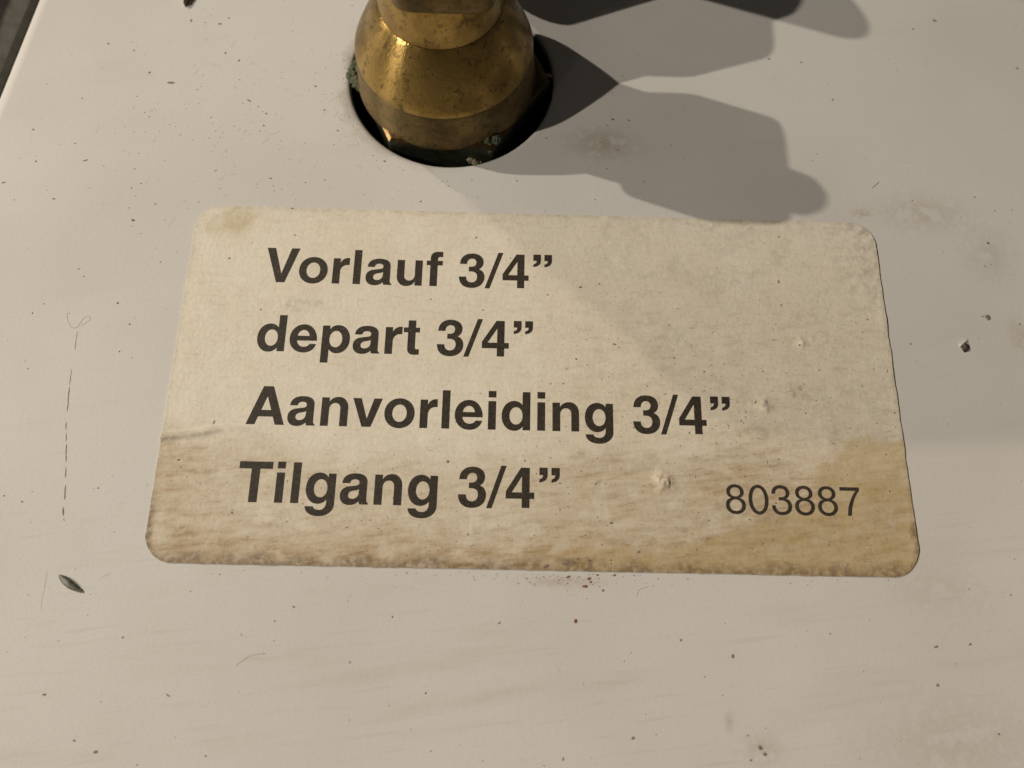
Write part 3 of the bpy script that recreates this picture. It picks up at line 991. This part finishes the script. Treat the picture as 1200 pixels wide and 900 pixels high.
# flecks big enough to read one by one in the photograph: px x, y, half length px, half width px, turn
named = ((127, 51, 2.6, 1.6, -20), (157, 59, 1.8, 1.2, 0), (175, 85, 1.8, 1.8, 0), (200, 97, 5.6, 2.0, -3), (224, 24, 1.7, 2.8, 0), (268, 21, 1.6, 1.4, 0),
         (258, 28, 3, 1.6, 0), (264, 62, 1.5, 2.4, 0), (280, 71, 1.7, 2.3, -20), (312, 133, 2.0, 1.3, -20), (309, 147, 1.5, 1.4, 0), (370, 101, 2.3, 1.5, -20),
         (380, 129, 1.8, 1.4, 0), (396, 153, 1.9, 1.2, 0), (39, 152, 2.2, 1.4, -20), (88, 168, 1.4, 1.1, 0), (100, 188, 4.6, 1.2, 22), (42, 189, 1.3, 1.6, 0),
         (4, 214, 4.2, 1.3, 20), (63, 233, 2.7, 1.3, 0), (154, 220, 2.3, 1.0, -35), (165, 215, 1.6, 1.0, 0), (182, 239, 1.7, 1.1, -30), (156, 258, 3.3, 2, -10),
         (317, 209, 2.6, 1.1, 0), (321, 224, 1.1, 1.1, 0), (274, 148, 1.2, 1.0, 0), (358, 214, 1.1, 1.3, 0), (248, 178, 1.0, 0.9, 0), (292, 118, 4.2, 1.4, -32),
         (303, 125, 1.3, 1.0, -30), (38, 367, 1.4, 1.2, 0), (51, 356, 1.3, 1.0, 0), (138, 355, 2.2, 1.6, 0), (152, 380, 1.7, 1.4, 0), (140, 412, 1.6, 1.0, -40),
         (188, 307, 1.8, 1.0, 0), (98, 324, 1.4, 1.0, 0), (33, 432, 1.3, 1.0, 0), (115, 572, 1.4, 1.0, 0), (26, 588, 1.5, 1.2, 0), (5, 581, 1.5, 1.2, 0),
         (344, 711, 2.0, 1.3, -25), (322, 728, 1.4, 1.1, 0), (283, 744, 1.2, 1.1, 0), (410, 776, 1.1, 1.5, 0), (197, 815, 3.4, 1.1, -28), (87, 868, 2.1, 1.3, 0),
         (112, 881, 2.8, 1.6, 0), (52, 814, 2.5, 1.7, 0), (241, 886, 1.8, 1.2, 0), (144, 747, 1.7, 1.5, 0), (460, 723, 1.3, 1.2, 0), (585, 730, 2.8, 0.9, 30),
         (707, 692, 2.2, 1.6, 10), (798, 750, 1.8, 1.6, 0), (859, 769, 2.4, 2.8, 0), (1097, 758, 3.9, 1.8, 18), (1137, 755, 2.4, 1.3, 30), (1099, 803, 2.6, 1.8, 0),
         (1012, 787, 1.2, 1.1, 0), (742, 865, 2.5, 1.5, 20), (660, 890, 1.6, 2, 0), (891, 876, 3.6, 3.2, -30), (897, 884, 2.6, 2.2, 0), (880, 891, 1.8, 1.4, 0),
         (876, 862, 1.6, 1.0, 0), (223, 693, 1.2, 1.0, 0), (973, 743, 1.4, 1.2, 0), (1158, 372, 3.8, 4.2, 0), (1152, 371, 4.0, 1.0, 0), (1158, 285, 2.5, 1.8, 0),
         (1142, 231, 1.8, 1.4, 0), (1195, 380, 1.6, 1.4, 0), (1154, 312, 1.3, 1.2, 0), (1186, 246, 1.3, 1.0, 0), (1183, 260, 1.1, 1.0, 0), (1166, 247, 1.3, 1, 0),
         (1147, 397, 1.1, 1.0, 0), (1069, 235, 1.4, 1.2, 0), (1067, 403, 1.3, 1.6, 0), (976, 117, 2.0, 1.2, 20), (939, 73, 1.7, 1.6, 0), (901, 69, 2.6, 1.2, 20),
         (718, 140, 2.8, 1.8, 0), (737, 141, 2.0, 1.4, 0), (711, 147, 1.3, 1.1, 0), (724, 176, 1.9, 1.3, 0), (640, 162, 1.6, 1.3, 0), (786, 170, 1.2, 1.1, 0),
         (711, 198, 1.4, 1.2, 0), (754, 213, 1.3, 1.0, 0), (697, 234, 1.3, 1.0, 0), (606, 212, 1.8, 1.0, 0), (553, 211, 1.6, 0.9, 15), (1095, 24, 3.4, 2.0, -30),
         (493, 236, 1.9, 1.2, 20), (451, 189, 2.4, 1.4, 0), (525, 218, 1.3, 1.2, 0), (571, 198, 1.2, 1.0, 0), (1192, 80, 3, 1.6, 0), (1070, 34, 2.2, 1, 0))
dv, df, fv, ff = [], [], [], []
for (u, v, a, b, rot) in named:
    p = px(u, v)
    s = 1 / 7.0 if v > 200 else 1 / 6.4
    tgt = (dv, df) if max(a, b) > 1.25 else (fv, ff)
    fleck(*tgt, p, a * s * 0.9, b * s * 0.95, math.radians(rot), 0.02 + 0.02 * rnd.random())
for _ in range(420):
    u, v = rnd.uniform(0, 1200), rnd.uniform(0, 900)
    if rnd.random() < 0.45:
        u, v = rnd.gauss(300, 130), rnd.gauss(150, 80)
    p = px(u, v)
    if (p - HOLE).length < HOLE_R + 0.8 or (abs(p.x) < 60.5 and abs(p.y) < 31.4) or p.x < edge_x(p.y) + 4:
        continue
    s = rnd.uniform(0.05, 0.12) * (1.5 if rnd.random() < 0.10 else 1)
    tgt = (dv, df) if rnd.random() < 0.22 else (fv, ff)
    fleck(*tgt, p, s * rnd.uniform(1, 2.4), s, rnd.uniform(-0.8, 0.8), 0.03)
# grit gathered round the sticker's edges and the hole's rim
for _ in range(90):
    u = rnd.gauss(650, 60) if rnd.random() < .7 else rnd.uniform(200, 1060)
    p = px(u, 671 + (u - 600) * 0.0165 + abs(rnd.gauss(0, 7)))
    fleck(*((dv, df) if rnd.random() < 0.35 else (fv, ff)), p, rnd.uniform(.06, .20), rnd.uniform(.05, .1), rnd.uniform(-.6, .6), 0.04)
for _ in range(60):
    a = math.radians(rnd.gauss(195, 38)); r = HOLE_R + 1.0 + abs(rnd.gauss(0, 3.0))
    p = Vector((HOLE.x + r * math.cos(a), HOLE.y + r * math.sin(a), 0))
    fleck(*((dv, df) if rnd.random() < 0.3 else (fv, ff)), p, rnd.uniform(.06, .2), rnd.uniform(.05, .1), rnd.uniform(-.6, .6), 0.04)
M_SCUFF = mat_flat('faint_scuff', (0.47, 0.43, 0.385), (0.40, 0.36, 0.315), 0.8, 0.9)
sv, sf = [], []
for _ in range(130):
    u, v = (rnd.gauss(330, 120), rnd.gauss(160, 70)) if rnd.random() < .6 else (rnd.uniform(0, 1200), rnd.uniform(20, 880))
    p = px(u, v)
    L = rnd.uniform(.5, 2.2); a0 = rnd.gauss(0.35, 0.5); bend = rnd.uniform(-1.2, 1.2)
    if (p - HOLE).length < HOLE_R + 3.5 or (abs(p.x) < 62.5 and abs(p.y) < 33.5) or p.x < edge_x(p.y) + 6:
        continue
    n = 5; b = len(sv); w = rnd.uniform(.05, .12)
    for i in range(n + 1):
        t = i / n; a = a0 + bend * t
        p = p + Vector((math.cos(a), math.sin(a), 0)) * (L / n)
        k_ = w * (0.2 + math.sin(math.pi * t) * rnd.uniform(.5, 1))
        for q, z in ((-1, -.005), (0, .012), (1, -.005)):
            sv.append((p.x - math.sin(a) * k_ * q, p.y + math.cos(a) * k_ * q, z))
    for i in range(n):
        for q in range(2):
            sf.append((b + i * 3 + q, b + i * 3 + 3 + q, b + i * 3 + 4 + q, b + i * 3 + q + 1))
tag(obj('hairline_scuffs', sv, sf, M_SCUFF), kind='stuff', label='faint hairline scuffs scattered over the white panel', cat='scuffs')
tag(obj('dark_specks', dv, df, M_SPECK), kind='stuff', label='dark specks of dirt scattered over the white panel', cat='dirt')
tag(obj('faint_specks', fv, ff, M_SPECK2), kind='stuff', label='faint pale brown specks of dust scattered over the white panel', cat='dust')

# dark specks lying on the paper
lv, lf = [], []
on_label = ((558, 279, 1.6, 1.4), (663, 500, 1.0, .9), (251, 495, 1.2, 3.2), (720, 404, 3, 1.4), (680, 337, 2.6, 1.1), (675, 421, 1.6, 1.2), (641, 346, 1.1, 1), (912, 331, 1.3, 2.4), (915, 358, 1.5, 1.2),
            (1016, 375, 1.3, 1.1), (937, 405, 2.4, 1.6), (885, 472, 1.5, 2.4), (269, 303, 1.6, 1.4), (660, 450, 1.2, 1.2), (645, 450, 1.2, 1.1), (525, 541, 1.8, 1.6), (306, 363, 1.4, 1.2), (505, 351, 1.1, 1.1),
            (566, 364, 1.2, 1.2), (642, 346, 1.3, 1), (790, 420, 1.8, 1), (825, 436, 1.3, 1), (758, 453, 1.2, 1.1), (210, 539, 2.4, 1.2), (272, 601, 1.4, 1.4), (716, 613, 2.6, 1.6), (662, 660, 5, 2.2), (676, 655, 2.2, 1.6),
            (640, 664, 4, 1.4), (748, 647, 2.6, 1.3), (690, 657, 2.6, 1.2), (912, 278, 1.1, 1.8), (702, 333, 1.3, 1.5), (598, 303, 1.1, 1), (343, 245, 2.2, 1.2), (346, 276, 2, 1))
for (u, v, a, b) in on_label:
    p = px(u, v)
    p.z = label_h(p.x, p.y)
    fleck(lv, lf, p, a / 7.2, b / 7.2, rnd.uniform(-.5, .5), 0.05)
for _ in range(170):
    u, v = rnd.gauss(800, 120), rnd.gauss(430, 60)
    if rnd.random() < .35:
        u, v = rnd.uniform(250, 1050), rnd.uniform(270, 650)
    p = px(u, v)
    if abs(p.x) > 58 or abs(p.y) > 30:
        continue
    p.z = label_h(p.x, p.y)
    s = rnd.uniform(.04, .09)
    fleck(lv, lf, p, s * rnd.uniform(1, 1.8), s, rnd.uniform(-.6, .6), 0.03)
tag(obj('sticker_specks', lv, lf, M_SPECK), kind='stuff', label='tiny dark specks of grit lying on the paper sticker', cat='grit')

# red-brown crumb below the sticker
c = px(674, 728)
bm = bmesh.new()
bmesh.ops.create_icosphere(bm, subdivisions=2, radius=0.28)
for v in bm.verts:
    v.co *= 1 + 0.5 * noise.noise(v.co * 4)
    v.co.x *= 0.75
    v.co.z = max(v.co.z, -0.03)
    v.co += c
o = obj('rust_crumb', [tuple(v.co) for v in bm.verts], [tuple(v.index for v in f.verts) for f in bm.faces], M_RED, None, False, (c.x, c.y, 0))
bm.free()
tag(o, 'tiny red-brown crumb on the panel below the sticker', 'crumb')
rv, rf = [], []
for (u, v, a, b) in ((690, 678, 2.6, 1.6), (686, 687, 3.4, 1.6), (692, 682, 1.6, 1.2), (720, 674, 2, 1.2), (700, 674, 1.6, 1), (666, 676, 3, 1)):
    fleck(rv, rf, px(u, v), a / 7.2, b / 7.2, rnd.uniform(-.5, .5), 0.1)
tag(obj('red_specks', rv, rf, M_RED), kind='stuff', label='red-brown specks gathered along the bottom edge of the sticker', cat='dirt')

for o in bpy.data.objects:
    if '_base' in o:
        del o['_base']
